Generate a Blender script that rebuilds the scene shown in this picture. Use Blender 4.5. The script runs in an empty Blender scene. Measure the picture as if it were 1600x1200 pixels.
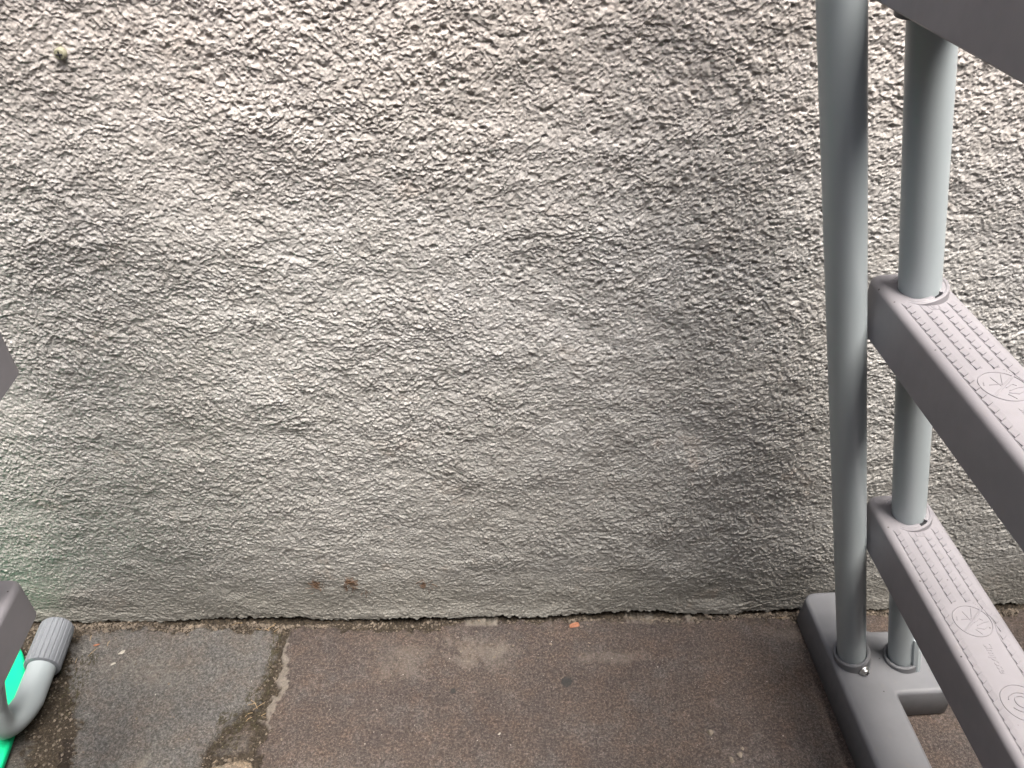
import bpy, bmesh, math, random
import numpy as np
from mathutils import Vector, Matrix
from mathutils.geometry import tessellate_polygon
random.seed(7)
C = bpy.context.scene
col = C.collection
R = math.radians

# ------------------------------------------------------------------ camera
cam = bpy.data.cameras.new('camera'); camo = bpy.data.objects.new('camera', cam); col.objects.link(camo)
camo.location = (0, 0, 1.02)
camo.rotation_euler = (R(90 - 37.1), 0, R(-1.2))
cam.sensor_fit = 'HORIZONTAL'; cam.sensor_width = 36; cam.lens = 36 * 1290 / 1600
cam.clip_start = 0.01; cam.clip_end = 500
C.camera = camo

# ------------------------------------------------------------------ light
SUN_EL, SUN_AZ = R(73), R(148)     # azimuth measured clockwise from +Y (north); the sun stands high, to the right of the camera and a little behind it
w = bpy.data.worlds.new('World'); C.world = w; w.use_nodes = True
nt = w.node_tree; nt.nodes.clear()
sky = nt.nodes.new('ShaderNodeTexSky'); sky.sky_type = 'NISHITA'; sky.sun_disc = False
sky.sun_elevation = SUN_EL; sky.sun_rotation = SUN_AZ; sky.air_density = 1.0; sky.dust_density = 6.0; sky.ozone_density = 0.6
bg = nt.nodes.new('ShaderNodeBackground'); bg.inputs[1].default_value = 0.15
out = nt.nodes.new('ShaderNodeOutputWorld')
nt.links.new(sky.outputs[0], bg.inputs[0]); nt.links.new(bg.outputs[0], out.inputs[0])
sl = bpy.data.lights.new('sun', 'SUN'); sl.energy = 2.1; sl.angle = R(40); sl.color = (1.0, 0.97, 0.93)
so = bpy.data.objects.new('sun', sl); col.objects.link(so)
sd = Vector((math.sin(SUN_AZ) * math.cos(SUN_EL), math.cos(SUN_AZ) * math.cos(SUN_EL), math.sin(SUN_EL)))
so.rotation_euler = sd.to_track_quat('Z', 'Y').to_euler(); so.location = (2, -2, 4)
C.view_settings.view_transform = 'Standard'; C.view_settings.look = 'None'
C.view_settings.exposure = 2.0; C.view_settings.gamma = 1.0
C.render.resolution_x = 1024; C.render.resolution_y = 768

# ------------------------------------------------------------------ material helpers
def mat(name):
    m = bpy.data.materials.new(name); m.use_nodes = True
    n = m.node_tree.nodes; b = n['Principled BSDF']
    return m, n, m.node_tree.links, b
def noise(n, l, vec, scale, detail=4, rough=0.6, dist=0.0):
    t = n.new('ShaderNodeTexNoise'); t.inputs['Scale'].default_value = scale
    t.inputs['Detail'].default_value = detail; t.inputs['Roughness'].default_value = rough
    t.inputs['Distortion'].default_value = dist
    l.new(vec, t.inputs['Vector']); return t.outputs['Fac']
def ramp(n, l, fac, stops):
    r = n.new('ShaderNodeValToRGB'); e = r.color_ramp.elements
    while len(e) < len(stops): e.new(0.5)
    for i, (p, c) in enumerate(stops):
        e[i].position = p; e[i].color = (*c, 1) if len(c) == 3 else c
    l.new(fac, r.inputs[0]); return r.outputs[0]
def mix(n, l, fac, a, b, mode='MIX'):
    x = n.new('ShaderNodeMix'); x.data_type = 'RGBA'; x.blend_type = mode
    if isinstance(fac, (int, float)): x.inputs[0].default_value = fac
    else: l.new(fac, x.inputs[0])
    for s, v in ((6, a), (7, b)):
        if isinstance(v, tuple): x.inputs[s].default_value = (*v, 1)
        else: l.new(v, x.inputs[s])
    return x.outputs[2]
def g(v): return (v, v, v)
def mapr(n, l, val, a, b, c=0.0, d=1.0):
    m = n.new('ShaderNodeMapRange'); m.interpolation_type = 'SMOOTHSTEP'
    l.new(val, m.inputs[0]); m.inputs[1].default_value = a; m.inputs[2].default_value = b
    m.inputs[3].default_value = c; m.inputs[4].default_value = d; return m.outputs[0]
def bump(n, l, b, h, strength, dist):
    u = n.new('ShaderNodeBump'); u.inputs['Strength'].default_value = strength; u.inputs['Distance'].default_value = dist
    l.new(h, u.inputs['Height']); l.new(u.outputs[0], b.inputs['Normal'])
def coords(n, kind='Object'):
    t = n.new('ShaderNodeTexCoord'); return t.outputs[kind]

def stucco_material():
    m, n, l, b = mat('grey_stucco')
    v = coords(n)
    sp = n.new('ShaderNodeSeparateXYZ'); l.new(v, sp.inputs[0])
    big = noise(n, l, v, 3.2, 4, 0.55)
    base = ramp(n, l, big, [(0.30, (0.43, 0.423, 0.405)), (0.50, (0.48, 0.478, 0.468)), (0.70, (0.515, 0.512, 0.505))])
    md = noise(n, l, v, 34, 5, 0.7)
    base = mix(n, l, 0.6, base, ramp(n, l, md, [(0.28, (0.78, 0.76, 0.73)), (0.62, g(1.0))]), 'MULTIPLY')
    # brown dirt low down, green-grey tone above; both deepened to paint in shade
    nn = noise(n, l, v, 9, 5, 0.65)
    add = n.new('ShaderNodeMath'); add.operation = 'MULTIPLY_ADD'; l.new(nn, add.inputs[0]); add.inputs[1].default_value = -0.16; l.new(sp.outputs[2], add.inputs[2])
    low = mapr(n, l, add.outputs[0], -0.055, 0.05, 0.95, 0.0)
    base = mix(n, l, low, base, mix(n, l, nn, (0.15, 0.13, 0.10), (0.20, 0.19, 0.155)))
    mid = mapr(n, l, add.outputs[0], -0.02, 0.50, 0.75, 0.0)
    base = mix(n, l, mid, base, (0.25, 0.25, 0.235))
    warm = mapr(n, l, sp.outputs[2], 0.55, 0.90, 0.0, 0.55)
    base = mix(n, l, warm, base, (0.56, 0.505, 0.465))
    # brown streaks and dark grains
    gr = noise(n, l, v, 420, 3, 0.7)
    base = mix(n, l, 0.7, base, ramp(n, l, gr, [(0.30, g(0.50)), (0.5, g(0.97)), (0.70, g(1.22))]), 'MULTIPLY')
    pt = noise(n, l, v, 14, 5, 0.75)
    base = mix(n, l, ramp(n, l, pt, [(0.60, g(0)), (0.74, g(0.35))]), base, (0.36, 0.28, 0.22))
    # the rust-brown marks of torn-off ivy
    def spot(cx, cz, rx, rz, base):
        a = n.new('ShaderNodeVectorMath'); a.operation = 'SUBTRACT'; l.new(v, a.inputs[0]); a.inputs[1].default_value = (cx, 0.775, cz)
        s = n.new('ShaderNodeVectorMath'); s.operation = 'MULTIPLY'; l.new(a.outputs[0], s.inputs[0]); s.inputs[1].default_value = (1 / rx, 0, 1 / rz)
        q = n.new('ShaderNodeVectorMath'); q.operation = 'LENGTH'; l.new(s.outputs[0], q.inputs[0])
        nz = noise(n, l, v, 130, 4, 0.8)
        z = n.new('ShaderNodeMath'); z.operation = 'MULTIPLY_ADD'; l.new(nz, z.inputs[0]); z.inputs[1].default_value = 2.6; l.new(q.outputs['Value'], z.inputs[2])
        f = mapr(n, l, z.outputs[0], 1.45, 1.95, 0.85, 0.0)
        return mix(n, l, f, base, (0.13, 0.075, 0.045))
    for s in ((-0.264, 0.080, 0.012, 0.024), (-0.214, 0.083, 0.017, 0.022), (-0.111, 0.074, 0.008, 0.016), (-0.222, 0.070, 0.006, 0.012)):
        base = spot(*s, base)
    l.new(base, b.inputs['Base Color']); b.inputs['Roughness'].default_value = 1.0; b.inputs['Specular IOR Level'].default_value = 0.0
    f1 = noise(n, l, v, 900, 3, 0.7)
    bump(n, l, b, f1, 0.6, 0.0009)
    return m

def paving_material():
    m, n, l, b = mat('flagstone')
    v = coords(n)
    at = n.new('ShaderNodeAttribute'); at.attribute_name = 'tint'
    dr = n.new('ShaderNodeAttribute'); dr.attribute_name = 'dirt'
    pale = n.new('ShaderNodeAttribute'); pale.attribute_name = 'pale'
    a = noise(n, l, v, 7, 5, 0.62); c = noise(n, l, v, 26, 6, 0.72); d = noise(n, l, v, 300, 4, 0.85); e = noise(n, l, v, 700, 2, 0.6)
    base = mix(n, l, 1.0, at.outputs['Color'], ramp(n, l, a, [(0.28, (0.80, 0.80, 0.84)), (0.5, g(1.0)), (0.72, (1.18, 1.10, 1.02))]), 'MULTIPLY')
    base = mix(n, l, ramp(n, l, c, [(0.45, g(0.0)), (0.75, g(0.35))]), base, (0.150, 0.100, 0.068))
    off = n.new('ShaderNodeVectorMath'); off.operation = 'ADD'; l.new(v, off.inputs[0]); off.inputs[1].default_value = (3.1, 7.7, 0)
    c2 = noise(n, l, off.outputs[0], 15, 6, 0.75)
    base = mix(n, l, ramp(n, l, c2, [(0.50, g(0.0)), (0.75, g(0.4))]), base, (0.15, 0.155, 0.155))
    base = mix(n, l, 0.9, base, ramp(n, l, d, [(0.34, g(0.32)), (0.5, g(0.95)), (0.66, g(2.3))]), 'MULTIPLY')
    base = mix(n, l, ramp(n, l, e, [(0.64, g(0.0)), (0.74, g(0.8))]), base, (0.46, 0.44, 0.40))
    vo = n.new('ShaderNodeTexVoronoi'); vo.inputs['Scale'].default_value = 95; vo.inputs['Randomness'].default_value = 1.0; l.new(v, vo.inputs['Vector'])
    spk = mapr(n, l, vo.outputs['Distance'], 0.04, 0.10, 1.0, 0.0)
    sepc = n.new('ShaderNodeSeparateColor'); l.new(vo.outputs['Color'], sepc.inputs[0])
    pick = n.new('ShaderNodeMath'); pick.operation = 'GREATER_THAN'; l.new(sepc.outputs[0], pick.inputs[0]); pick.inputs[1].default_value = 0.86
    pm = n.new('ShaderNodeMath'); pm.operation = 'MULTIPLY'; l.new(spk, pm.inputs[0]); l.new(pick.outputs[0], pm.inputs[1])
    base = mix(n, l, pm.outputs[0], base, (0.55, 0.53, 0.48))
    dirtc = ramp(n, l, d, [(0.25, (0.014, 0.011, 0.008)), (0.5, (0.042, 0.034, 0.024)), (0.72, (0.16, 0.13, 0.09))])
    base = mix(n, l, dr.outputs['Fac'], base, dirtc)
    base = mix(n, l, pale.outputs['Fac'], base, mix(n, l, d, (0.16, 0.15, 0.13), (0.42, 0.39, 0.34)))
    # round dark blots of old chewing gum
    for cx, cy, r in ((0.0894, 0.6626, 0.0085), (-0.0672, 0.6511, 0.005), (-0.566, 0.588, 0.008), (-0.562, 0.572, 0.011), (-0.559, 0.553, 0.010)):
        s = n.new('ShaderNodeVectorMath'); s.operation = 'DISTANCE'; l.new(v, s.inputs[0]); s.inputs[1].default_value = (cx, cy, 0)
        z = n.new('ShaderNodeMath'); z.operation = 'MULTIPLY_ADD'; l.new(d, z.inputs[0]); z.inputs[1].default_value = 0.006; l.new(s.outputs['Value'], z.inputs[2])
        base = mix(n, l, mapr(n, l, z.outputs[0], r + 0.001, r + 0.0035, 0.85, 0.0), base, (0.035, 0.038, 0.038) if cx > -0.5 else (0.022, 0.016, 0.012))
    base = mix(n, l, 1.0, base, (0.74, 0.72, 0.71), 'MULTIPLY')
    l.new(base, b.inputs['Base Color']); b.inputs['Roughness'].default_value = 0.8; b.inputs['Specular IOR Level'].default_value = 0.3
    hb = n.new('ShaderNodeMath'); hb.operation = 'MULTIPLY_ADD'; l.new(e, hb.inputs[0]); hb.inputs[1].default_value = 0.5; l.new(d, hb.inputs[2])
    bump(n, l, b, hb.outputs[0], 0.9, 0.0024)
    return m

def plastic(name, c, rough=0.45, speck=True, nz=0.06, bmp=0.0002):
    m, n, l, b = mat(name)
    v = coords(n)
    k = noise(n, l, v, 11, 4, 0.6)
    base = mix(n, l, 1.0, c, ramp(n, l, k, [(0.3, g(1 - nz)), (0.7, g(1 + nz))]), 'MULTIPLY')
    if speck:
        vo = n.new('ShaderNodeTexVoronoi'); vo.inputs['Scale'].default_value = 70; l.new(v, vo.inputs['Vector'])
        s = mapr(n, l, vo.outputs['Distance'], 0.045, 0.085, 1.0, 0.0)
        sc = n.new('ShaderNodeSeparateColor'); l.new(vo.outputs['Color'], sc.inputs[0])
        pk = n.new('ShaderNodeMath'); pk.operation = 'GREATER_THAN'; l.new(sc.outputs[0], pk.inputs[0]); pk.inputs[1].default_value = 0.72
        pm = n.new('ShaderNodeMath'); pm.operation = 'MULTIPLY'; l.new(s, pm.inputs[0]); l.new(pk.outputs[0], pm.inputs[1])
        base = mix(n, l, pm.outputs[0], base, (0.03, 0.026, 0.022))
        du = noise(n, l, v, 60, 5, 0.75)
        base = mix(n, l, ramp(n, l, du, [(0.58, g(0)), (0.8, g(0.35))]), base, (0.20, 0.175, 0.14))
    l.new(base, b.inputs['Base Color'])
    rn = noise(n, l, v, 40, 3, 0.6); l.new(mapr(n, l, rn, 0.3, 0.7, rough - 0.06, rough + 0.08), b.inputs['Roughness'])
    f = noise(n, l, v, 1400, 2, 0.6); bump(n, l, b, f, 0.5, bmp)
    return m
def simple(name, c, rough=0.5, metal=0.0, scale=200, amt=0.25):
    m, n, l, b = mat(name)
    v = coords(n); k = noise(n, l, v, scale, 4, 0.7)
    l.new(mix(n, l, 1.0, c, ramp(n, l, k, [(0.3, g(1 - amt)), (0.7, g(1 + amt))]), 'MULTIPLY'), b.inputs['Base Color'])
    b.inputs['Roughness'].default_value = rough; b.inputs['Metallic'].default_value = metal
    return m

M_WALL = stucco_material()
M_PAVE = paving_material()
M_TREAD = plastic('tread_plastic', (0.190, 0.185, 0.200), 0.48, nz=0.10)
M_BASE = plastic('base_plastic', (0.145, 0.151, 0.163), 0.52, nz=0.12)
M_TUBE = plastic('painted_tube', (0.33, 0.375, 0.395), 0.34, speck=False, nz=0.02, bmp=0.00003)
M_CAP = plastic('cap_plastic', (0.165, 0.18, 0.20), 0.6, speck=False)
M_GREEN = plastic('green_plastic', (0.0, 0.50, 0.22), 0.45, speck=False, nz=0.03)
M_STEEL = simple('zinc_steel', (0.60, 0.60, 0.58), 0.38, 1.0, 300, 0.12)
M_DARK = simple('recess_shade', (0.012, 0.012, 0.015), 0.6)  # near-black colour that paints the shade inside notches and screw slots
M_OLIVE = simple('olive_plug', (0.24, 0.235, 0.165), 0.6)
M_GRIT = simple('grit', (0.135, 0.112, 0.088), 0.85, 0, 90, 0.8)
M_PEB = simple('pebble_stone', (0.17, 0.145, 0.115), 0.8, 0, 300, 0.4)
M_BRICK = simple('orange_brick', (0.24, 0.105, 0.06), 0.85, 0, 300, 0.3)
M_WHITE = simple('white_chip', (0.33, 0.31, 0.27), 0.8, 0, 300, 0.3)
M_STRAW = simple('dry_straw', (0.26, 0.19, 0.11), 0.8, 0, 200, 0.3)
M_ROOT = simple('dry_root', (0.10, 0.06, 0.035), 0.9, 0, 200, 0.4)

# ------------------------------------------------------------------ object helpers
def link(name, me, m=None, parent=None):
    o = bpy.data.objects.new(name, me); col.objects.link(o)
    if m is not None and me is not None: me.materials.append(m)
    if parent is not None: o.parent = parent
    return o
def tag(o, label=None, cat=None, group=None, kind=None):
    if label: o['label'] = label
    if cat: o['category'] = cat
    if group: o['group'] = group
    if kind: o['kind'] = kind
    return o
def bm_obj(name, bm, m, parent=None, smooth=True, angle=40):
    bm.normal_update()
    me = bpy.data.meshes.new(name); bm.to_mesh(me); bm.free()
    if smooth:
        me.polygons.foreach_set('use_smooth', [True] * len(me.polygons))
        try: me.set_sharp_from_angle(angle=R(angle))
        except Exception: pass
    return link(name, me, m, parent)

# ------------------------------------------------------------------ noise tiles (numpy)
rng = np.random.default_rng(11)
N = 1536; DX = 0.0008
kx = np.fft.fftfreq(N, DX)[None, :] * 2 * np.pi
kz = np.fft.fftfreq(N, DX)[:, None] * 2 * np.pi
def tile(lx, lz, rot=0.0, sharp=1.35):
    wn = np.fft.fft2(rng.standard_normal((N, N)))
    c, s = math.cos(rot), math.sin(rot)
    a = kx * c + kz * s; b_ = -kx * s + kz * c
    q = (a * lx) ** 2 + (b_ * lz) ** 2
    f = np.sqrt(q + 1e-9) / (1 + q) ** sharp * np.exp(-0.5 * (kx ** 2 + kz ** 2) * 0.00036 ** 2)
    f[0, 0] = 0
    t = np.real(np.fft.ifft2(wn * f)); return (t / t.std()).astype(np.float32)
def splat(count, r0, r1, squash, seed):
    # rounded grains (or hollows) scattered over a tile, the highest one winning
    r_ = np.random.default_rng(seed); t = np.zeros((N, N), np.float32)
    cx = r_.uniform(0, N, count); cz = r_.uniform(0, N, count); r = r_.uniform(r0, r1, count) / DX; sq = r_.uniform(squash, 1.0, count); hgt = r_.uniform(0.4, 1.0, count) * r
    k = int(r1 / DX) + 2
    for dj in range(-k, k + 1):
        for di in range(-k, k + 1):
            ix = np.floor(cx).astype(int) + di; iz = np.floor(cz).astype(int) + dj
            d2 = ((ix - cx) / r) ** 2 + ((iz - cz) / (r * sq)) ** 2
            v = hgt * np.sqrt(np.clip(1 - d2, 0, 1)) * DX
            np.maximum.at(t, (iz % N, ix % N), v.astype(np.float32))
    return t
def samp(t, X, Z):
    u = (X / DX) % N; v = (Z / DX) % N
    i = np.floor(u).astype(int); j = np.floor(v).astype(int); fu = u - i; fv = v - j
    i %= N; j %= N; i1 = (i + 1) % N; j1 = (j + 1) % N
    return t[j, i] * (1 - fu) * (1 - fv) + t[j, i1] * fu * (1 - fv) + t[j1, i] * (1 - fu) * fv + t[j1, i1] * fu * fv
def sstep(x, a, b):
    t = np.clip((x - a) / (b - a), 0, 1); return t * t * (3 - 2 * t)
def axis(segs):
    # segs: list of (start, end, step); joins them into one increasing array
    xs = []
    for a, b_, s in segs:
        k = max(1, int(round((b_ - a) / s))); xs.append(np.linspace(a, b_, k, endpoint=False))
    xs.append(np.array([segs[-1][1]])); return np.concatenate(xs)
def grid_mesh(name, P, m):
    nz, nx, _ = P.shape
    me = bpy.data.meshes.new(name)
    me.vertices.add(nz * nx); me.vertices.foreach_set('co', P.reshape(-1).astype(np.float32))
    idx = np.arange(nz * nx, dtype=np.int32).reshape(nz, nx)
    q = np.stack([idx[:-1, :-1], idx[:-1, 1:], idx[1:, 1:], idx[1:, :-1]], -1).reshape(-1)
    nf = len(q) // 4
    me.loops.add(len(q)); me.loops.foreach_set('vertex_index', q)
    me.polygons.add(nf); me.polygons.foreach_set('loop_start', np.arange(0, len(q), 4, dtype=np.int32))
    me.polygons.foreach_set('use_smooth', np.ones(nf, dtype=bool))
    me.update(); me.validate()
    return link(name, me, m)

# ------------------------------------------------------------------ the stucco wall
WY = 0.776
def build_wall():
    xs = axis([(-5, -1.35, 0.05), (-1.35, -0.83, 0.002), (-0.83, 0.85, 0.00086), (0.85, 1.3, 0.002), (1.3, 5, 0.05)])
    zs = axis([(-0.05, 0.93, 0.00086), (0.93, 1.45, 0.002), (1.45, 2.7, 0.05)])
    X, Z = np.meshgrid(xs, zs)
    tl1 = tile(0.0036, 0.0015, R(-17)); tl2 = tile(0.0018, 0.0009, R(-14))
    tr1 = tile(0.0034, 0.0017, R(6));  tr2 = tile(0.0020, 0.0011, R(4))
    ti1 = tile(0.0021, 0.0018);         ti2 = tile(0.0013, 0.0012)
    pit = tile(0.0030, 0.0022); grain = tile(0.0011, 0.0009); big = tile(0.075, 0.05); huge = tile(0.16, 0.12)
    B = samp(big, X, Z); Hg = samp(huge, X, Z)
    GR = samp(splat(90000, 0.0007, 0.0021, 0.6, 5), X, Z); HO = samp(splat(9000, 0.0012, 0.0038, 0.4, 6), X, Z)
    # coarse warp so the strokes bend
    wx = 0.012 * samp(huge, X + 0.3, Z + 0.7); wz = 0.010 * samp(big, X + 0.9, Z + 0.1)
    U = X + wx; V = Z + wz
    L = samp(tl1, U, V) + 0.62 * samp(tl2, U, V)
    Rr = samp(tr1, U, V) + 0.62 * samp(tr2, U, V)
    I = samp(ti1, U, V) + 0.75 * samp(ti2, U, V)
    mR = sstep(X + 0.10 * Hg, -0.12, 0.22)
    mI = sstep(0.9 * (X - 0.02) + 1.15 * (Z - 0.50) + 0.10 * Hg, -0.02, 0.30)
    h = L * (1 - mR) + Rr * mR
    h = h * (1 - mI) + I * mI
    # terrace the strokes: flat flakes with steep lower lips
    s = h * 1.15; fl = np.floor(s); fr = s - fl
    ter = (fl + sstep(fr, 0.25, 0.8)) / 1.15
    h = 0.55 * h + 0.45 * ter
    p = samp(pit, X, Z); pits = np.clip(p - 1.35, 0, 1.6) * (0.35 + 0.75 * mI)
    gz = samp(grain, X, Z)
    low = sstep(Z + 0.008 * B, 0.02, 0.16)
    amp = (0.00036 - 0.00006 * mI) * (0.55 + 0.45 * low) * (1 + 0.18 * B)
    hh = amp * h + 0.40 * GR - 1.15 * HO * (0.30 + 0.70 * mI) * (0.2 + 0.8 * low) - 0.0010 * pits * (0.3 + 0.7 * low) + 0.00024 * gz + 0.0006 * B + 0.0008 * Hg
    fine = sstep(X, -1.36, -1.28) * (1 - sstep(X, 1.24, 1.31)) * (1 - sstep(Z, 1.38, 1.46))
    hh = hh * (0.25 + 0.75 * fine)
    # the bottom edge of the render curls out and ends ragged above the paving
    toe = 0.004 * (1 - sstep(Z, 0.0, 0.035)) * (0.6 + 0.4 * np.sin(X * 11 + 2.2) + 0.25 * Hg)
    edge = 0.0015 + 0.0020 * samp(big, X * 2.3, 0 * Z + 0.4) + 0.0012 * samp(tl1, X, 0 * Z + 0.2)
    under = sstep(-(Z - edge), 0.0, 0.004)
    Y = WY - hh - toe + 0.016 * under
    Zo = Z - 0.75 * (amp * np.clip(h, -2.5, 3)) * fine * low
    P = np.stack([X, Y, Zo], -1)
    # close the slab: an outer ring pushed back
    P = np.pad(P, ((1, 1), (1, 1), (0, 0)), mode='edge')
    for e in (P[0], P[-1], P[:, 0], P[:, -1]): e[:, 1] = WY + 0.30
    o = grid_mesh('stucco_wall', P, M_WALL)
    tag(o, 'rough pale grey stucco wall rising from the stone paving', 'wall')
build_wall()

# ------------------------------------------------------------------ unseen dark walls, added to cut low sky and sun
def light_blocker():
    m, n, l, b = mat('dark_blocker'); v = coords(n)
    l.new(ramp(n, l, noise(n, l, v, 6, 5, 0.6), [(0.3, (0.05, 0.048, 0.044)), (0.7, (0.09, 0.086, 0.08))]), b.inputs['Base Color']); b.inputs['Roughness'].default_value = 0.9
    bm = bmesh.new()
    for x0, x1, y0, y1, z0, z1 in ((-2.6, 1.5, -1.07, -0.85, -0.02, 2.5), (-2.63, 1.53, -1.10, -0.82, 2.5, 2.56), (1.16, 1.38, -0.846, 0.70, -0.02, 2.2), (1.13, 1.41, -0.816, 0.70, 2.2, 2.26), (-1.62, -1.40, -0.846, 0.70, -0.02, 2.5), (-1.65, -1.37, -0.816, 0.70, 2.5, 2.56)):
        mtx = Matrix.Translation(((x0 + x1) / 2, (y0 + y1) / 2, (z0 + z1) / 2)) @ Matrix.Diagonal((x1 - x0, y1 - y0, z1 - z0, 1))
        bmesh.ops.create_cube(bm, size=1.0, matrix=mtx)
    o = bm_obj('light_blocker', bm, m, smooth=False); tag(o, 'dark walls added out of view to block low sky and sun', 'garden wall')
light_blocker()

# ------------------------------------------------------------------ the flagstone paving
SLABS = [
    # big reddish-brown slab
    (dict(t=(0.080, 0.067, 0.061), h=0.0), [(-0.3172, 0.7640), (-0.3155, 0.7069), (-0.3134, 0.6661), (-0.3178, 0.6371), (-0.3169, 0.6091), (-0.3029, 0.5908), (-0.313, 0.5649), (-0.3105, 0.5356), (-0.30, 0.42), (-0.25, 0.30), (0.10, 0.27), (0.52, 0.30), (0.93, 0.36), (0.96, 0.55), (0.94, 0.764), (0.55, 0.766), (0.47, 0.752), (0.40, 0.764), (0.14, 0.767), (-0.03, 0.768), (-0.10, 0.756), (-0.2, 0.757)]),
    # grey slab left of the joint
    (dict(t=(0.112, 0.112, 0.108), h=-0.001), [(-0.6221, 0.7542), (-0.6112, 0.7131), (-0.598, 0.6671), (-0.5685, 0.6236), (-0.5608, 0.5874), (-0.5315, 0.5402), (-0.50, 0.44), (-0.43, 0.45), (-0.3949, 0.5373), (-0.3822, 0.5793), (-0.3612, 0.6174), (-0.3336, 0.6374), (-0.3275, 0.6765), (-0.3256, 0.7177), (-0.3250, 0.7565), (-0.45, 0.762), (-0.58, 0.762)]),
    (dict(t=(0.072, 0.063, 0.054), h=-0.004), [(-0.3751, 0.5679), (-0.3644, 0.5966), (-0.3415, 0.617), (-0.3301, 0.6004), (-0.3266, 0.5781), (-0.3483, 0.5656)]),
    (dict(t=(0.23, 0.19, 0.14), h=-0.003), [(-0.3908, 0.53), (-0.3653, 0.5600), (-0.3252, 0.5584), (-0.322, 0.50), (-0.36, 0.44)]),
    (dict(t=(0.068, 0.066, 0.061), h=-0.002), [(-1.15, 0.765), (-1.15, 0.35), (-0.63, 0.30), (-0.60, 0.5413), (-0.6434, 0.6531), (-0.685, 0.725), (-0.6985, 0.76)]),
    (dict(t=(0.12, 0.10, 0.09), h=0.001), [(-0.58, 0.42), (-0.62, 0.28), (-0.58, -0.2), (-0.05, -0.22), (-0.02, 0.24), (-0.28, 0.27), (-0.34, 0.40), (-0.45, 0.41)]),
    (dict(t=(0.11, 0.105, 0.10), h=0.0), [(0.02, 0.24), (0.0, -0.22), (0.62, -0.25), (0.60, 0.27), (0.40, 0.27)]),
    (dict(t=(0.13, 0.10, 0.085), h=0.0), [(0.64, 0.27), (0.66, -0.25), (1.3, -0.25), (1.3, 0.33), (0.95, 0.32)]),
    (dict(t=(0.11, 0.10, 0.09), h=0.0), [(0.99, 0.36), (1.3, 0.37), (1.3, 0.765), (0.97, 0.765)]),
    (dict(t=(0.12, 0.10, 0.085), h=0.0), [(-1.15, 0.32), (-1.15, -0.2), (-0.61, -0.2), (-0.65, 0.26)]),
]
def poly_sd(X, Y, poly):
    d = np.full(X.shape, 1e9); inside = np.zeros(X.shape, bool); k = len(poly)
    for i in range(k):
        ax, ay = poly[i]; bx, by = poly[(i + 1) % k]
        ex, ey = bx - ax, by - ay; px, py = X - ax, Y - ay
        t = np.clip((px * ex + py * ey) / (ex * ex + ey * ey), 0, 1)
        d = np.minimum(d, np.hypot(px - t * ex, py - t * ey))
        c = ((ay > Y) != (by > Y)) & (X < (bx - ax) * (Y - ay) / (by - ay + 1e-12) + ax)
        inside ^= c
    return np.where(inside, d, -d)
GROUND = {}
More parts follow.
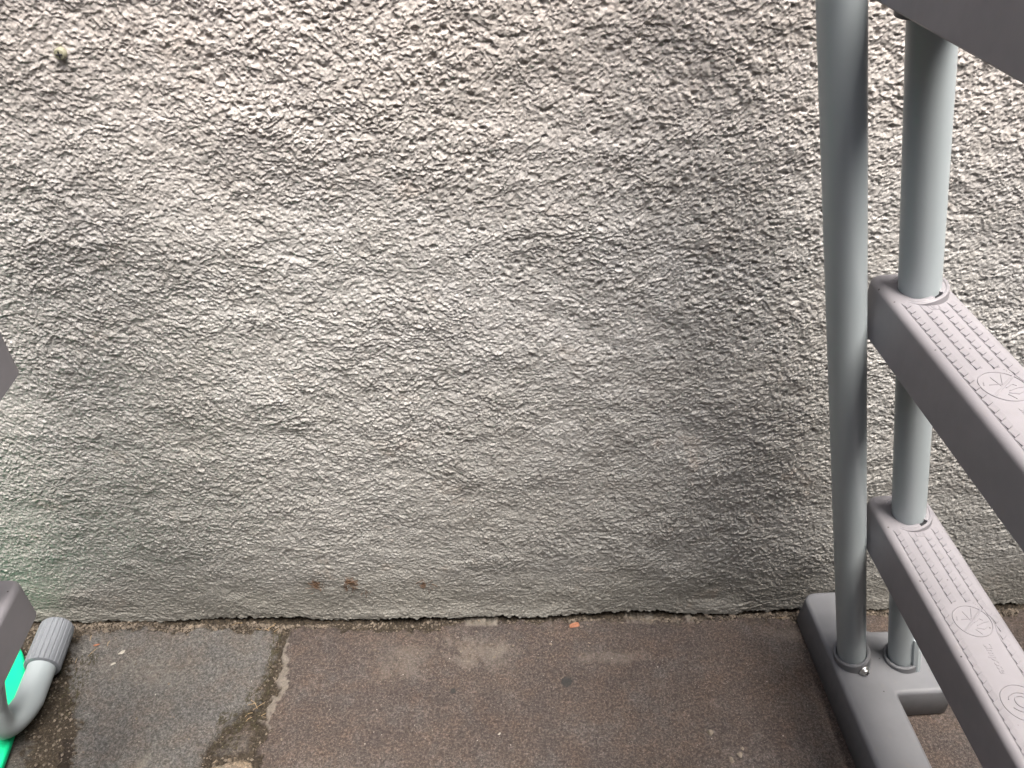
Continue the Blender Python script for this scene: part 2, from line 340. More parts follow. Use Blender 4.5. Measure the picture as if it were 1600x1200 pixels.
def build_ground():
    xs = axis([(-30, -6, 1.5), (-6, -1.5, 0.15), (-1.5, -0.85, 0.008), (-0.85, 0.86, 0.0014), (0.86, 1.5, 0.008), (1.5, 6, 0.15), (6, 30, 1.5)])
    ys = axis([(-30, -6, 1.5), (-6, -0.4, 0.1), (-0.4, 0.46, 0.008), (0.46, 0.80, 0.0014), (0.80, 1.2, 0.05), (1.2, 30, 1.8)])
    X, Y = np.meshgrid(xs, ys)
    big = tile(0.06, 0.05); med = tile(0.012, 0.011); sm = tile(0.0035, 0.0032); gr = tile(0.0014, 0.0014)
    B = samp(big, X, Y); Md = samp(med, X, Y); S = samp(sm, X, Y); G = samp(gr, X, Y)
    fine = sstep(X, -1.0, -0.85) * (1 - sstep(X, 0.86, 1.0)) * sstep(Y, 0.42, 0.47)
    Xw = X + 0.0036 * Md + 0.0014 * S; Yw = Y + 0.0030 * samp(med, X + 0.4, Y + 0.3) + 0.0008 * samp(sm, X + .2, Y + .5)
    best = np.full(X.shape, -1e9); tint = np.zeros(X.shape + (3,)); hb = np.zeros(X.shape)
    for prm, poly in SLABS:
        sd = poly_sd(Xw, Yw, poly); w_ = sd > best
        best = np.where(w_, sd, best); tint[w_] = prm['t']; hb = np.where(w_, prm['h'], hb)
    outer = (X < -1.2) | (X > 1.3) | (Y < -0.25) | (Y > 0.8)
    best = np.where(outer, 0.1, best); tint[outer] = (0.12, 0.10, 0.088)
    on = sstep(best, -0.0012, 0.0035)
    crown = sstep(best, 0.0, 0.03)
    slab = hb + 0.0005 * B + 0.00035 * Md + 0.00022 * S + 0.00012 * G - 0.002 * (1 - crown)
    pitl = -0.0012 * np.clip(samp(sm, X + 0.77, Y + 0.13) - 1.7, 0, 1.5)
    dirt = -0.0085 + 0.0008 * B + 0.0014 * Md + 0.0011 * S + 0.0006 * G
    # the wide earth-filled joint by the left ladder foot stands nearly flush
    wide = (1 - sstep(X, -0.53, -0.50)) * sstep(X, -0.72, -0.64)
    dirt += 0.0055 * wide
    # grit banked against the wall at the right
    bank = sstep(Y, 0.745, 0.770) * (sstep(X, 0.30, 0.40) + 0.5 * (1 - sstep(X, -0.45, -0.30)))
    dirt += 0.006 * bank
    z = (slab + pitl) * on + dirt * (1 - on)
    z *= (0.15 + 0.85 * fine) if False else 1.0
    z = np.where(outer, -0.001 + 0 * z, z)
    P = np.stack([X, Y, z], -1)
    o = grid_mesh('ground', P, M_PAVE)
    me = o.data
    nv = len(me.vertices)
    def attr(name, arr):
        a = me.attributes.new(name, 'FLOAT', 'POINT'); a.data.foreach_set('value', arr.reshape(-1).astype(np.float32))
    dm = 1 - sstep(best + 0.0015 * S, -0.001, 0.003)
    dm = np.maximum(dm, 0.5 * (1 - sstep(best + 0.004 * Md, 0.0, 0.008)) * (0.5 + 0.5 * np.tanh(B)) )
    dm = np.where(outer, 0, dm)
    attr('dirt', np.clip(dm, 0, 1))
    # broken pale edge of the big slab along the joint
    lx = np.interp(Yw, [0.585, 0.60, 0.63, 0.666, 0.70, 0.764], [-0.303, -0.314, -0.3172, -0.3134, -0.3155, -0.3172])
    wd = 0.0060 + 0.0050 * B + 0.003 * Md
    pl = sstep(Xw - lx, -0.001, 0.001) * (1 - sstep(Xw - lx, wd, wd + 0.0015)) * sstep(Y, 0.595, 0.605) * on * 0.55
    # whitish bloom in a few patches
    for cx, cy, rx, ry, k in ((-0.03, 0.715, 0.05, 0.03, 0.38), (0.16, 0.70, 0.07, 0.012, 0.22), (-0.14, 0.70, 0.05, 0.04, 0.22), (0.42, 0.735, 0.05, 0.014, 0.15), (-0.46, 0.56, 0.01, 0.02, 0.35), (-0.50, 0.69, 0.07, 0.03, 0.12)):
        rr = np.hypot((X - cx) / rx, (Y - cy) / ry) + 0.22 * Md
        pl = np.maximum(pl, k * (1 - sstep(rr, 0.2, 1.1)))
    pl = np.maximum(pl, 0.6 * sstep(samp(big, X * 1.7 + .2, 0 * Y + 0.9), 0.2, 0.9) * sstep(Y, 0.756, 0.762) * sstep(X, -0.15, -0.05) * (1 - sstep(X, 0.33, 0.36)))
    attr('pale', np.clip(pl, 0, 1))
    ca = me.attributes.new('tint', 'FLOAT_COLOR', 'POINT')
    rgba = np.concatenate([tint, np.ones(X.shape + (1,))], -1); ca.data.foreach_set('color', rgba.reshape(-1).astype(np.float32))
    tag(o, kind='structure')
    GROUND['xs'], GROUND['ys'], GROUND['z'], GROUND['best'] = xs, ys, z, best
build_ground()
def gz(x, y):
    i = int(np.clip(np.searchsorted(GROUND['xs'], x), 0, len(GROUND['xs']) - 1)); j = int(np.clip(np.searchsorted(GROUND['ys'], y), 0, len(GROUND['ys']) - 1))
    return float(GROUND['z'][j, i]), float(GROUND['best'][j, i])

# ------------------------------------------------------------------ the ladder
def frame_path(pts):
    T = []
    for i in range(len(pts)):
        a = pts[max(0, i - 1)]; b_ = pts[min(len(pts) - 1, i + 1)]; T.append((b_ - a).normalized())
    return T
def add_tube(bm, pts, r, seg=40, caps=True, ribs=0, ribamp=0.0):
    pts = [Vector(p) for p in pts]; T = frame_path(pts)
    rr = r if isinstance(r, (list, tuple)) else [r] * len(pts)
    up = Vector((0, 1, 0)) if abs(T[0].y) < 0.9 else Vector((1, 0, 0))
    n = (up - T[0] * up.dot(T[0])).normalized(); rings = []
    for p, t, rad in zip(pts, T, rr):
        n = (n - t * n.dot(t)).normalized(); b_ = t.cross(n)
        ring = []
        for k in range(seg):
            a = 2 * math.pi * k / seg
            q = rad
            if ribs:
                ph = (k * ribs / seg) % 1.0
                q = rad - (ribamp if ph < 0.16 else 0.0)
            ring.append(bm.verts.new(p + n * (q * math.cos(a)) + b_ * (q * math.sin(a))))
        rings.append(ring)
    for i in range(len(rings) - 1):
        for k in range(seg):
            bm.faces.new((rings[i][k], rings[i][(k + 1) % seg], rings[i + 1][(k + 1) % seg], rings[i + 1][k]))
    if caps:
        bm.faces.new(list(reversed(rings[0]))); bm.faces.new(rings[-1])
def round_poly(pts, rads, seg=7):
    out_ = []; n = len(pts)
    for i in range(n):
        p = Vector(pts[i]); a = Vector(pts[i - 1]); c = Vector(pts[(i + 1) % n])
        u = (a - p); v = (c - p); r = rads[i] if isinstance(rads, (list, tuple)) else rads
        ul, vl = u.length, v.length; u.normalize(); v.normalize()
        ang = u.angle(v); d = min(r / math.tan(ang / 2), ul * 0.48, vl * 0.48)
        s, e = p + u * d, p + v * d
        for k in range(seg + 1):
            t = k / seg; out_.append((1 - t) ** 2 * s + 2 * t * (1 - t) * p + t * t * e)
    return out_
def offset(poly, d):
    # positive d moves the outline inwards (polygon counter-clockwise)
    n = len(poly); res = []
    for i in range(n):
        a, p, c = poly[i - 1], poly[i], poly[(i + 1) % n]
        e1 = (p - a); e2 = (c - p)
        if e1.length < 1e-7: e1 = e2
        if e2.length < 1e-7: e2 = e1
        n1 = Vector((-e1.y, e1.x)).normalized(); n2 = Vector((-e2.y, e2.x)).normalized()
        m_ = (n1 + n2)
        m_ = n1 if m_.length < 1e-6 else m_.normalized()
        k = max(0.5, m_.dot(n1)); res.append(p + m_ * (d / k))
    return res
def loft_block(bm, poly, z0, z1, fillet, draft=0.0, seg=6, lip=0.0015, bottom=True):
    rings = [([p for p in offset(poly, -draft + lip)], z0), ([p for p in offset(poly, -draft)], z0 + lip), (offset(poly, 0.0), z1 - fillet)]
    for k in range(1, seg + 1):
        a = (math.pi / 2) * k / seg
        rings.append((offset(poly, fillet * (1 - math.cos(a))), z1 - fillet + fillet * math.sin(a)))
    vs = [[bm.verts.new((p.x, p.y, z)) for p in ring] for ring, z in rings]
    n = len(poly)
    for i in range(len(vs) - 1):
        for k in range(n):
            bm.faces.new((vs[i][k], vs[i][(k + 1) % n], vs[i + 1][(k + 1) % n], vs[i + 1][k]))
    for ring, flip in ([(vs[0], True)] if bottom else []) + [(vs[-1], False)]:
        for t in tessellate_polygon([[v.co for v in ring]]):
            q = [ring[i] for i in t]; nrm = (q[1].co - q[0].co).cross(q[2].co - q[0].co)
            if nrm.length < 1e-14: continue
            if (nrm.z < 0) != flip: q.reverse()
            try: bm.faces.new(q)
            except ValueError: pass
def add_ring(bm, c, axis_dir, ri, ro, h, a0=0.0, a1=2 * math.pi, seg=56, chamf=0.0012):
    # annular collar standing on c along axis_dir, cut between a1 and a0 if not a full turn
    t = Vector(axis_dir).normalized(); n = Vector((1, 0, 0)); n = (n - t * n.dot(t)).normalized(); b_ = t.cross(n)
    prof = [(ri, 0), (ri, h - chamf * 0.5), (ri + chamf, h), (ro - chamf, h), (ro, h - chamf), (ro, 0)]
    full = abs(a1 - a0) > 2 * math.pi - 1e-4; cnt = seg if full else seg + 1
    rings = []
    for k in range(cnt):
        a = a0 + (a1 - a0) * k / seg; d = n * math.cos(a) + b_ * math.sin(a)
        rings.append([bm.verts.new(Vector(c) + d * r + t * z) for r, z in prof])
    m_ = len(prof)
    for k in range(cnt if full else cnt - 1):
        r0, r1 = rings[k], rings[(k + 1) % cnt]
        for j in range(m_): bm.faces.new((r0[j], r1[j], r1[(j + 1) % m_], r0[(j + 1) % m_]))
    if not full:
        bm.faces.new(rings[0]); bm.faces.new(list(reversed(rings[-1])))
def ridge(bm, pts, z, wdt=0.0009, hgt=0.0005, closed=False):
    pts = [Vector((p[0], p[1])) for p in pts]; k = len(pts)
    last = k if closed else k - 1
    for i in range(last):
        a, c = pts[i], pts[(i + 1) % k]; d = (c - a)
        if d.length < 1e-6: continue
        d.normalize(); nn = Vector((-d.y, d.x)) * wdt / 2; a2 = a - d * wdt * 0.3; c2 = c + d * wdt * 0.3
        base = [a2 - nn, c2 - nn, c2 + nn, a2 + nn]
        top = [a2 - nn * 0.45, c2 - nn * 0.45, c2 + nn * 0.45, a2 + nn * 0.45]
        vb = [bm.verts.new((p.x, p.y, z - 0.0003)) for p in base]; vt = [bm.verts.new((p.x, p.y, z + hgt)) for p in top]
        for j in range(4): bm.faces.new((vb[j], vb[(j + 1) % 4], vt[(j + 1) % 4], vt[j]))
        bm.faces.new(vt)
def tooth(bm, x, y, z, p, wd, hg):
    # one ramped grip tooth: rises towards the wall side and drops off sharply
    b0 = [(x, y), (x, y - p * 0.92), (x + wd, y - p * 0.50), (x + wd, y + p * 0.42)]
    hs = [hg * 0.08, hg, hg, hg * 0.08]
    vb = [bm.verts.new((q[0], q[1], z - 0.0003)) for q in b0]; vt = [bm.verts.new((q[0], q[1], z + h)) for q, h in zip(b0, hs)]
    for j in range(4): bm.faces.new((vb[j], vt[j], vt[(j + 1) % 4], vb[(j + 1) % 4]))
    bm.faces.new(list(reversed(vt)))
def circle_pts(cx, cy, r, k=40, a0=0, a1=2 * math.pi):
    return [(cx + r * math.cos(a0 + (a1 - a0) * i / k), cy + r * math.sin(a0 + (a1 - a0) * i / k)) for i in range(k + (0 if a1 - a0 > 6.28 else 1))]
def text_into(bm, s, loc, size, rot, z, ext=0.0004):
    cu = bpy.data.curves.new('txt', 'FONT'); cu.body = s; cu.size = size; cu.extrude = ext; cu.offset = 0.0001; cu.space_character = 0.95
    o = bpy.data.objects.new('txt', cu); col.objects.link(o)
    dg = bpy.context.evaluated_depsgraph_get(); me = bpy.data.meshes.new_from_object(o.evaluated_get(dg))
    me.transform(Matrix.Translation((loc[0], loc[1], z)) @ Matrix.Rotation(rot, 4, 'Z'))
    bm.from_mesh(me); bpy.data.meshes.remove(me); bpy.data.objects.remove(o); bpy.data.curves.remove(cu)

LEN = 0.47         # clear length of the treads between their posts
def decorate(bm, z, s=1.0, size_mark='E'):
    hg = 0.0015
    p = 0.0092
    y = -0.0225
    for rx, y0, y1 in ((-0.0256, -0.0225, -LEN + 0.02), (0.0165, -0.0225, -LEN + 0.02)):
        ln = []
        yy = y0
        while yy > y1:
            # the right-hand row swings outwards past the round emblem
            off = 0.0
            if rx > 0:
                off = 0.0045 * math.exp(-((yy + 0.146) / 0.012) ** 2)
            ln.append((rx * s + off * s - 0.0006, yy)); tooth(bm, rx * s + off * s, yy - p * 0.05, z, p, 0.0056 * s, hg)
            yy -= p
        ridge(bm, ln, z, 0.0008, 0.00045)
    for rx, y0 in ((-0.0106, -0.0225), (0.0044, -0.032)):
        for (ya, yb) in ((y0 - (0.010 if rx < 0 else 0), -0.118), (-0.352, -LEN + 0.03)):
            yy = ya; ln = []
            while yy > yb:
                ln.append((rx * s - 0.0006, yy)); tooth(bm, rx * s, yy - p * 0.05, z, p, 0.0056 * s, hg); yy -= p
            if ya > -0.1 and rx < 0: ln = [(rx * s + 0.001, -0.0215), (rx * s - 0.0006, -0.0245)] + ln
            ln.append((rx * s + 0.002, yy + 0.003)); ln.append((rx * s + 0.006, yy + 0.003)); ridge(bm, ln, z, 0.0008, 0.00045)
    # small stamped mark beside the collar
    text_into(bm, size_mark, (-0.002, -0.0315), 0.0075, 0, z)
    ridge(bm, round_poly([(-0.0045, -0.0235), (-0.0045, -0.0335), (0.0055, -0.0335), (0.0055, -0.0235)], 0.003, 4), z, 0.0006, 0.0004, True)
    # prohibition roundel: ring, slash and diving figure
    cx, cy, r = 0.0, -0.146, 0.0185
    ridge(bm, circle_pts(cx, cy, r, 56), z, 0.0014, 0.0008, True)
    ridge(bm, [(cx - r * 0.72, cy - r * 0.62), (cx + r * 0.72, cy + r * 0.62)], z, 0.0026, 0.0007)
    K = lambda a, b_: (cx + a * 0.0185, cy + b_ * 0.0185)
    for ln in ([K(-.25, .62), K(-.10, .05)], [K(.30, .80), K(.02, .15), K(-.55, .12)], [K(.05, -.10), K(.42, .12), K(.55, .02)],
               [K(.10, -.30), K(.55, -.12), K(.80, -.10)], [K(.0, -.45), K(.35, -.55), K(.62, -.40)], [K(-.72, .30), K(-.80, .12)], [K(-.10, -.55), K(.10, -.85)]):
        ridge(bm, ln, z, 0.0010, 0.0006)
    for i in range(5): ridge(bm, [(cx + 0.012 + 0.001 * i, cy + 0.0215 - i * 0.0022), (cx + 0.0128 + 0.001 * i, cy + 0.0222 - i * 0.0022)], z, 0.0008, 0.0005)
    # raised lettering running along the tread
    text_into(bm, 'Simpose', (-0.0035, -0.172), 0.0105, -math.pi / 2, z)
    # second roundel with an oval eye inside
    cy = -0.236
    ridge(bm, circle_pts(0, cy, r, 56), z, 0.0012, 0.0008, True)
    ridge(bm, circle_pts(0, cy + 0.001, 0.0058, 24), z, 0.0012, 0.0009, True)
    ridge(bm, circle_pts(0, cy - 0.002, 0.0125, 20, R(40), R(150)), z, 0.0014, 0.0009)
    ridge(bm, circle_pts(0, cy + 0.003, 0.0125, 20, R(215), R(320)), z, 0.0014, 0.0009)
    cy = -0.325
    ridge(bm, circle_pts(0, cy, r, 56), z, 0.0012, 0.0008, True)
    text_into(bm, 'Simpose', (-0.0035, -0.262), 0.0, -math.pi / 2, z) if False else None

def tread_mesh(hw=0.034, th=0.053, endl=0.035, mark='E'):
    bm = bmesh.new()
    poly = round_poly([(-hw, -LEN - endl), (hw, -LEN - endl), (hw, endl), (-hw, endl)], 0.016, 8)
    loft_block(bm, poly, -th, 0.0, 0.0072, 0.0008)
    decorate(bm, 0.0, hw / 0.034, mark)
    bm.normal_update()
    me = bpy.data.meshes.new('tread'); bm.to_mesh(me); bm.free()
    me.polygons.foreach_set('use_smooth', [True] * len(me.polygons)); me.set_sharp_from_angle(angle=R(35)); me.materials.append(M_TREAD)
    return me

lad = bpy.data.objects.new('pool_ladder', None); col.objects.link(lad)
lad.location = (0.5415, 0.654, 0.0); lad.rotation_euler = (0, 0, R(2.34))
tag(lad, 'grey pool ladder with tubular posts and wide moulded plastic treads standing against the wall', 'ladder')
K = 0.263
def p2x(z): return -0.0015 - K * (z - 0.051)                 # axis of the tread post, right leg
def p1x(z): return -0.0722 - K * (z - 0.065)        # axis of the rail post, right leg
LEFT0 = -1.159                                       # left leg on the ground
def lx(z): return LEFT0 + 0.255 * (z - 0.03)
def LR(z): return -1.187 + 0.255 * (z - 0.05)             # rail of the left leg
def ly(z): return -0.030 - 0.035 + (z - 0.334) * 0.10
TZ = (0.334, 0.632, 0.934, 1.228)
tread_lo = tread_mesh(0.035, 0.053, 0.035, 'B3'); tread_up = tread_mesh(0.0335, 0.052, 0.035, 'E')
def place_tread(x, y, z, me, sgn):
    o = link('tread', me, None, lad); o.location = (x, y, z)
    if sgn < 0: o.scale = (1, 1, 1)
    for yy, dr in ((0.0, 1), (-LEN, -1)):
        bm = bmesh.new()
        gap = R(13)
        ang = R(-62) if dr > 0 else R(62)
        ax = (-K * sgn, 0, 1)
        # outer thin wall is whole, the thick inner step is cut by the locating notch
        add_ring(bm, (0, 0, -0.006), ax, 0.0238, 0.0268, 0.0105)
        add_ring(bm, (0, 0, -0.006), ax, 0.0186, 0.0239, 0.0103, ang + gap, ang + 2 * math.pi - gap, 60)
        c = bm_obj('collar', bm, M_TREAD, o); c.location = (0, yy, 0)
        bm = bmesh.new(); add_ring(bm, (0, 0, 0.0006), ax, 0.0184, 0.0236, 0.0012, ang - gap, ang + gap, 8, 0.0003)
        q = bm_obj('notch', bm, M_DARK, c); q.location = (0, 0, 0)  # dark insert standing in for the shade of the open notch
        bm = bmesh.new(); add_ring(bm, (0.0135 * sgn, 0, -0.060), ax, 0.0194, 0.0238, 0.0095)
        q = bm_obj('lower_collar', bm, M_BASE, o); q.location = (0, yy, 0)
    return o
for i, z in enumerate(TZ): place_tread(p2x(z) - 0.001, 0.0, z, tread_lo if i == 0 else tread_up, 1)
for i, z in enumerate(TZ[:3]): place_tread(lx(z), ly(z), z, tread_lo if i == 0 else tread_up, -1)

def post(name, pts, r=0.0193):
    bm = bmesh.new(); add_tube(bm, pts, r, 48); return bm_obj(name, bm, M_TUBE, lad, angle=60)
for yy in (0.0, -LEN):
    # tread posts: telescoped sections, each slightly slimmer below its tread
    post('tread_post', [(p2x(0.03), yy, 0.03), (p2x(0.31), yy, 0.31)], 0.0176)
    post('tread_post', [(p2x(0.300), yy, 0.300), (p2x(0.60), yy, 0.60)], 0.0179)
    post('tread_post', [(p2x(0.595), yy, 0.595), (p2x(1.235), yy, 1.235)], 0.0182)
    post('tread_post', [(lx(0.275), ly(0.275) + yy, 0.275), (lx(0.937), ly(0.937) + yy, 0.937)], 0.0180)
    # rail post, arching over to the left leg
    y1 = 0.0047 + yy
    zt = 1.55; a = Vector((p1x(zt), y1, zt)); b_ = Vector((LR(zt), yy + 0.02, zt))
    pts = [Vector((p1x(0.055), y1, 0.055)), a]
    tA = Vector((-K, 0, 1)).normalized(); tB = Vector((K, 0, 1)).normalized()
    c1 = a + tA * 0.26; c2 = b_ + tB * 0.26
    for k in range(1, 25):
        t = k / 24; pts.append((1 - t) ** 3 * a + 3 * (1 - t) ** 2 * t * c1 + 3 * (1 - t) * t * t * c2 + t ** 3 * b_)
    # left leg down to the bent foot
    sg = 1 if yy == 0.0 else -1; ry = lambda v: yy + sg * v
    pts.append(Vector((LR(0.62), ry(0.028), 0.62))); pts.append(Vector((LR(0.334), ry(0.002), 0.334)))
    foot = Vector((LR(0.085), ry(-0.016), 0.085)); corner = Vector((-1.183, ry(-0.036), 0.024)); h0 = Vector((-1.164, ry(0.020), 0.0325))
    pts.append(foot)
    for k in range(1, 14):
        t = k / 14; pts.append((1 - t) ** 2 * foot + 2 * t * (1 - t) * corner + t * t * h0)
    pts.append(h0)
    endp = Vector((-1.167, ry(0.100), 0.0345)); pts.append(endp)
    post('rail_post', pts, 0.0181)
    d = (endp - h0).normalized()
    bm = bmesh.new()
    e0 = endp - d * 0.030; e1 = endp + d * 0.040
    L_ = (e1 - e0).length
    add_tube(bm, [e0, e0 + d * 0.0012, e0 + d * 0.004, e1 - d * 0.009, e1 - d * 0.004, e1 - d * 0.0012, e1], [0.0200, 0.0230, 0.0233, 0.0228, 0.0220, 0.0198, 0.0165], 132, True, 22, 0.0010)
    bm_obj('end_cap', bm, M_CAP, lad, angle=24)

# moulded foot plate carrying the right-hand posts
def base_plate():
    half = [(-0.097, 0.118), (-0.036, 0.118), (-0.031, 0.047), (0.044, 0.046), (0.0385, -0.018), (0.056, -0.0505), (-0.029, -0.0505)]
    rad = [0.020, 0.018, 0.010, 0.016, 0.03, 0.015, 0.005]
    mir = [(x, -LEN - y) for x, y in reversed(half)]
    pts = half + mir; rads = rad + list(reversed(rad))
    pts = list(reversed(pts)); rads = list(reversed(rads))
    bm = bmesh.new()
    loft_block(bm, round_poly(pts, rads, 7), 0.002, 0.052, 0.0060, 0.003, 7, bottom=False)
    return bm_obj('base_plate', bm, M_BASE, lad, angle=50)
bp = base_plate()
for yy in (0.0, -LEN):
    bm = bmesh.new(); add_ring(bm, (p1x(0.045), yy + 0.0047, 0.045), (-K, 0, 1), 0.0194, 0.0236, 0.0245)
    sl_ = bm_obj('socket', bm, M_BASE, bp)
    bm = bmesh.new(); add_ring(bm, (p2x(0.045), yy, 0.045), (-K, 0, 1), 0.0190, 0.0230, 0.0190, R(95), R(300), 48)
    bm_obj('socket', bm, M_BASE, bp)
    # square key moulded on the front of the tread post
    bm = bmesh.new()
    q0 = Vector((p2x(0.050) + 0.0115, yy - 0.0150, 0.050)); q1 = Vector((p2x(0.118) + 0.0115, yy - 0.0150, 0.118))
    add_tube(bm, [q0, q1 - (q1 - q0) * 0.04, q1], [0.0068, 0.0068, 0.0055], 8)
    bm_obj('key', bm, M_TUBE, bp)
    bm = bmesh.new()
    loft_block(bm, round_poly([(0.018, yy + 0.012), (0.040, yy + 0.012), (0.040, yy + 0.034), (0.018, yy + 0.034)], 0.004, 4), 0.048, 0.060, 0.004, 0.001)
    bm_obj('rib', bm, M_BASE, bp)
    # pan-head screw through the socket
    sx = p1x(0.056) + 0.0075; dirv = Vector((0.30, -1.0, 0.10)).normalized(); p = Vector((sx, yy + 0.0047, 0.0575)) + Vector((0.0, -0.0225, 0))
    bm = bmesh.new()
    add_tube(bm, [p, p + dirv * 0.0012, p + dirv * 0.0022], [0.0075, 0.0075, 0.0068], 28)
    add_tube(bm, [p + dirv * 0.0022, p + dirv * 0.0042, p + dirv * 0.0056, p + dirv * 0.0062], [0.0052, 0.0050, 0.0040, 0.0026], 28)
    sc = bm_obj('screw', bm, M_STEEL, bp)
    bm = bmesh.new(); q = p + dirv * 0.0064; si = dirv.cross(Vector((0, 0, 1))).normalized(); up = si.cross(dirv)
    for u_ in (si, up): add_tube(bm, [q - u_ * 0.003, q + u_ * 0.003], 0.0006, 6)
    bm_obj('slot', bm, M_DARK, sc)

# ------------------------------------------------------------------ green board under the bent foot
def green_board():
    bm = bmesh.new(); poly = []
    cx, cy, ax, ay, e = -0.712, 0.50, 0.084, 0.24, 1.9
    for k in range(96):
        a = 2 * math.pi * k / 96; c, s = math.cos(a), math.sin(a)
        poly.append(Vector((cx + ax * math.copysign(abs(c) ** (2 / e), c), cy + ay * math.copysign(abs(s) ** (2 / e), s))))
    loft_block(bm, poly, 0.0025, 0.0115, 0.004, 0.0, 5, 0.001)
    o = bm_obj('plastic_board', bm, M_GREEN)
    tag(o, 'smooth bright green plastic board with a rounded edge lying under the bent tube', 'board')
green_board()

# ------------------------------------------------------------------ screw plug in the wall, upper left
def wall_screw():
    t = bpy.data.objects.new('wall_screw', None); col.objects.link(t); t.location = (-0.3863, WY - 0.004, 0.811)
    tag(t, 'small olive cross-head screw sunk in the stucco near the top left', 'screw')
    bm = bmesh.new(); add_tube(bm, [(0, 0.006, 0), (0, -0.001, 0), (0, -0.0022, 0), (0, -0.0026, 0)], [0.0052, 0.0052, 0.0042, 0.002], 26)
    bm_obj('head', bm, M_OLIVE, t)
    bm = bmesh.new()
    add_tube(bm, [(-0.0028, -0.0027, 0), (0.0028, -0.0027, 0)], 0.0007, 6); add_tube(bm, [(0, -0.0027, -0.0028), (0, -0.0027, 0.0028)], 0.0007, 6)
    bm_obj('cross_slot', bm, M_DARK, t)
wall_screw()

# ------------------------------------------------------------------ small loose things on the paving
def pebble_bm(r, sx=1, sy=1, sz=0.7, rot=0.0, at=(0, 0, 0), bm=None, sub=2):
    bm = bm or bmesh.new()
    ret = bmesh.ops.create_icosphere(bm, subdivisions=sub, radius=1.0)
    j = random.random() * 10; c, s = math.cos(rot), math.sin(rot)
    for v in ret['verts']:
        q = v.co.copy(); k = 1 + 0.22 * math.sin(q.x * 3.1 + j) + 0.18 * math.sin(q.y * 4.3 + 2 * j) + 0.12 * math.sin(q.z * 5 + j)
        x, y, z = q.x * r * sx * k, q.y * r * sy * k, q.z * r * sz * k
        v.co = (at[0] + x * c - y * s, at[1] + x * s + y * c, at[2] + z)
    return bm
PEBS = [(0.2726, 0.5815, 0.0040, 'brown pebble lying alone on the big slab below the ladder foot', M_PEB),
        (0.2916, 0.5437, 0.0034, 'left pebble of the three close together near the lower edge', M_PEB),
        (0.3033, 0.5511, 0.0036, 'middle pebble of the three close together near the lower edge', M_PEB),
        (0.3093, 0.5600, 0.0024, 'right and smallest pebble of the three close together near the lower edge', M_PEB)]
for x, y, r, lab, mm in PEBS:
    o = bm_obj('pebble', pebble_bm(r), mm); o.location = (x, y, gz(x, y)[0] + r * 0.45); tag(o, lab, 'pebble', 'pebbles on the paving')
for x, y, r, lab in ((0.1077, 0.7560, 0.0060, 'flat orange brick chip lying by the wall on the big slab'), (-0.585, 0.737, 0.0030, 'tiny orange brick crumb by the wall left of the joint')):
    o = bm_obj('brick_chip', pebble_bm(r, 1.25, 0.7, 0.25, 0.3), M_BRICK, angle=20); o.location = (x, y, gz(x, y)[0] + 0.001); tag(o, lab, 'brick chip')
for x, y, r, lab in ((-0.544, 0.7222, 0.0042, 'thin white chip on the grey slab beside the ribbed end cap'), (-0.5500, 0.7045, 0.0026, 'small round tan crumb just below the white chip'), (-0.0045, 0.5873, 0.0019, 'single white crumb in the middle of the big slab')):
    o = bm_obj('stone_chip', pebble_bm(r, 1.3, 0.6, 0.35, 0.6), M_WHITE, angle=20); o.location = (x, y, gz(x, y)[0] + 0.0008); tag(o, lab, 'stone chip')

# grit gathered in the joints and at the foot of the wall
def grit():
    bm = bmesh.new(); n = 0
    def grain(x, y, r):
        z, b_ = gz(x, y)
        c = Vector((x, y, z + r * 0.35)); vs = []
        for d in ((1, 0, 0), (-1, 0, 0), (0, 1, 0), (0, -1, 0), (0, 0, 1), (0, 0, -1)):
            k = r * random.uniform(0.6, 1.2); a = random.uniform(-0.5, 0.5); v = Vector(d) * k
            vs.append(bm.verts.new(c + v + Vector((a, -a, a)) * r * 0.4))
        for f in ((0, 2, 4), (2, 1, 4), (1, 3, 4), (3, 0, 4), (2, 0, 5), (1, 2, 5), (3, 1, 5), (0, 3, 5)): bm.faces.new([vs[i] for i in f])
    tries = 0
    while n < 5200 and tries < 400000:
        tries += 1
        if random.random() < 0.12: x, y = random.uniform(-0.2, 0.15), random.uniform(0.69, 0.765)
        elif random.random() < 0.6: x, y = random.uniform(-0.75, 0.8), 0.772 - abs(random.gauss(0, 0.008))
        else: x, y = random.uniform(-0.75, -0.28), random.uniform(0.50, 0.77)
        z, b_ = gz(x, y)
        if b_ > 0.001 and random.random() > (0.10 if (y > 0.70 and -0.25 < x < 0.2) else 0.02): continue
        if y > 0.75 and -0.25 < x < 0.1 and random.random() > 0.3: continue
        grain(x, y, random.choice((0.0006, 0.0008, 0.0011, 0.0013, 0.0018, 0.0026)) * random.uniform(0.7, 1.2)); n += 1
    o = bm_obj('grit', bm, M_GRIT, smooth=False); tag(o, 'loose sandy grit filling the paving joints and the foot of the wall', 'grit', kind='stuff')
grit()
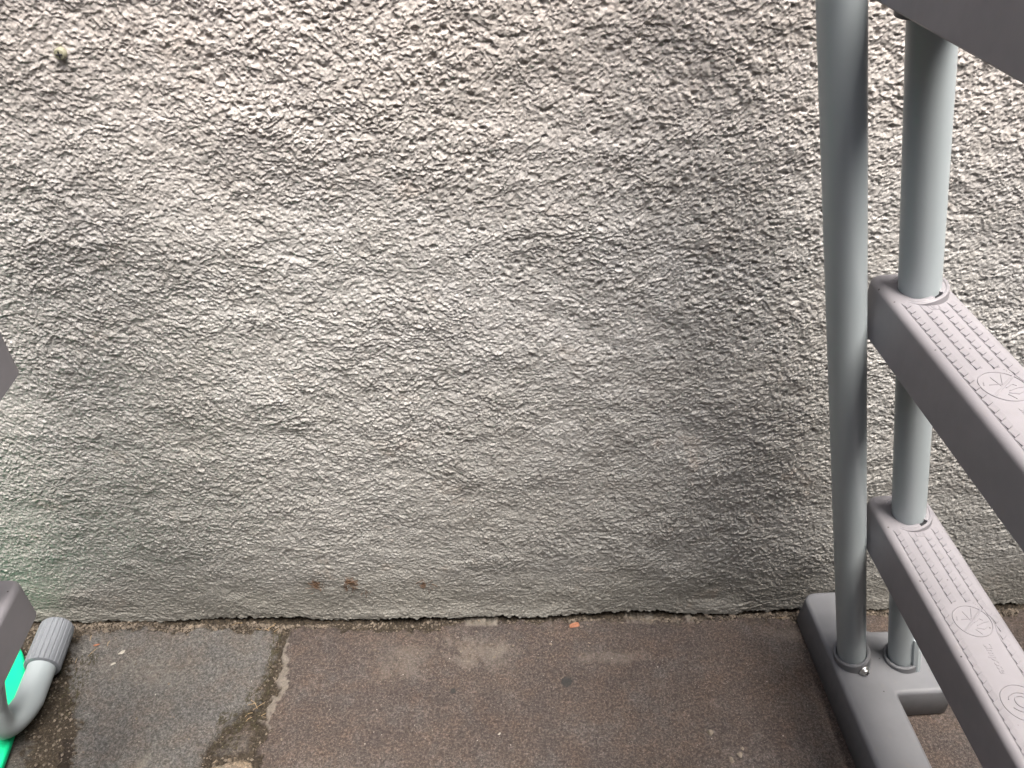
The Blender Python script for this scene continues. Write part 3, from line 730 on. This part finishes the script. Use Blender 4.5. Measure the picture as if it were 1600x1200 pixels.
def debris(name, cnt, m, L0, L1, r, box, label, cat):
    bm = bmesh.new()
    for i in range(cnt):
        bx_ = random.choice(box); x = random.uniform(bx_[0], bx_[1]); y = random.uniform(bx_[2], bx_[3]); a = random.uniform(-0.7, 0.7) + (bx_[4] if len(bx_) > 4 else 0)
        ln = random.uniform(L0, L1); z = gz(x, y)[0] + 0.0015; b1 = random.uniform(-0.3, 0.3)
        p = [(x, y, z), (x + ln * 0.5 * math.cos(a), y + ln * 0.5 * math.sin(a), z + random.uniform(0.0005, 0.003)), (x + ln * math.cos(a + b1), y + ln * math.sin(a + b1), z + random.uniform(0, 0.002))]
        p = [(q[0], min(q[1], 0.770), q[2]) for q in p]
        add_tube(bm, p, r, 5)
    o = bm_obj(name, bm, m); tag(o, label, cat, kind='stuff')
debris('straw', 22, M_STRAW, 0.006, 0.022, 0.0004, [(-0.47, -0.20, 0.757, 0.768), (0.28, 0.50, 0.757, 0.768), (-0.62, -0.56, 0.70, 0.76, 1.2), (-0.36, -0.32, 0.60, 0.65)], 'bits of dry straw caught along the foot of the wall', 'straw')
debris('moss', 420, simple('moss', (0.05, 0.043, 0.022), 0.9, 0, 300, 0.5), 0.002, 0.006, 0.0004, [(-0.333, -0.321, 0.66, 0.755, 1.5), (-0.350, -0.322, 0.60, 0.66, 0.8), (-0.38, -0.345, 0.57, 0.625, 0.8), (-0.60, -0.575, 0.62, 0.72, 1.5)], 'dry brown moss growing in the joints between the slabs', 'moss')
def roots():
    bm = bmesh.new()
    for cx, cz, k in ((-0.264, 0.082, 10), (-0.214, 0.087, 12), (-0.111, 0.077, 6), (-0.197, 0.066, 4)):
        for i in range(k):
            x, z = cx + random.gauss(0, 0.007), cz + random.gauss(0, 0.007); a = random.uniform(0.6, 2.6); ln = random.uniform(0.005, 0.014)
            pts = []
            for q in range(4):
                pts.append((x, WY - 0.0045 - random.uniform(0, 0.0015), z)); a += random.uniform(-0.5, 0.5); x += ln / 3 * math.cos(a); z -= ln / 3 * abs(math.sin(a))
            add_tube(bm, pts, 0.0004, 5)
    o = bm_obj('ivy_rootlets', bm, M_ROOT); tag(o, 'torn brown ivy rootlets clinging to the low part of the wall', 'rootlets', kind='stuff')
roots()
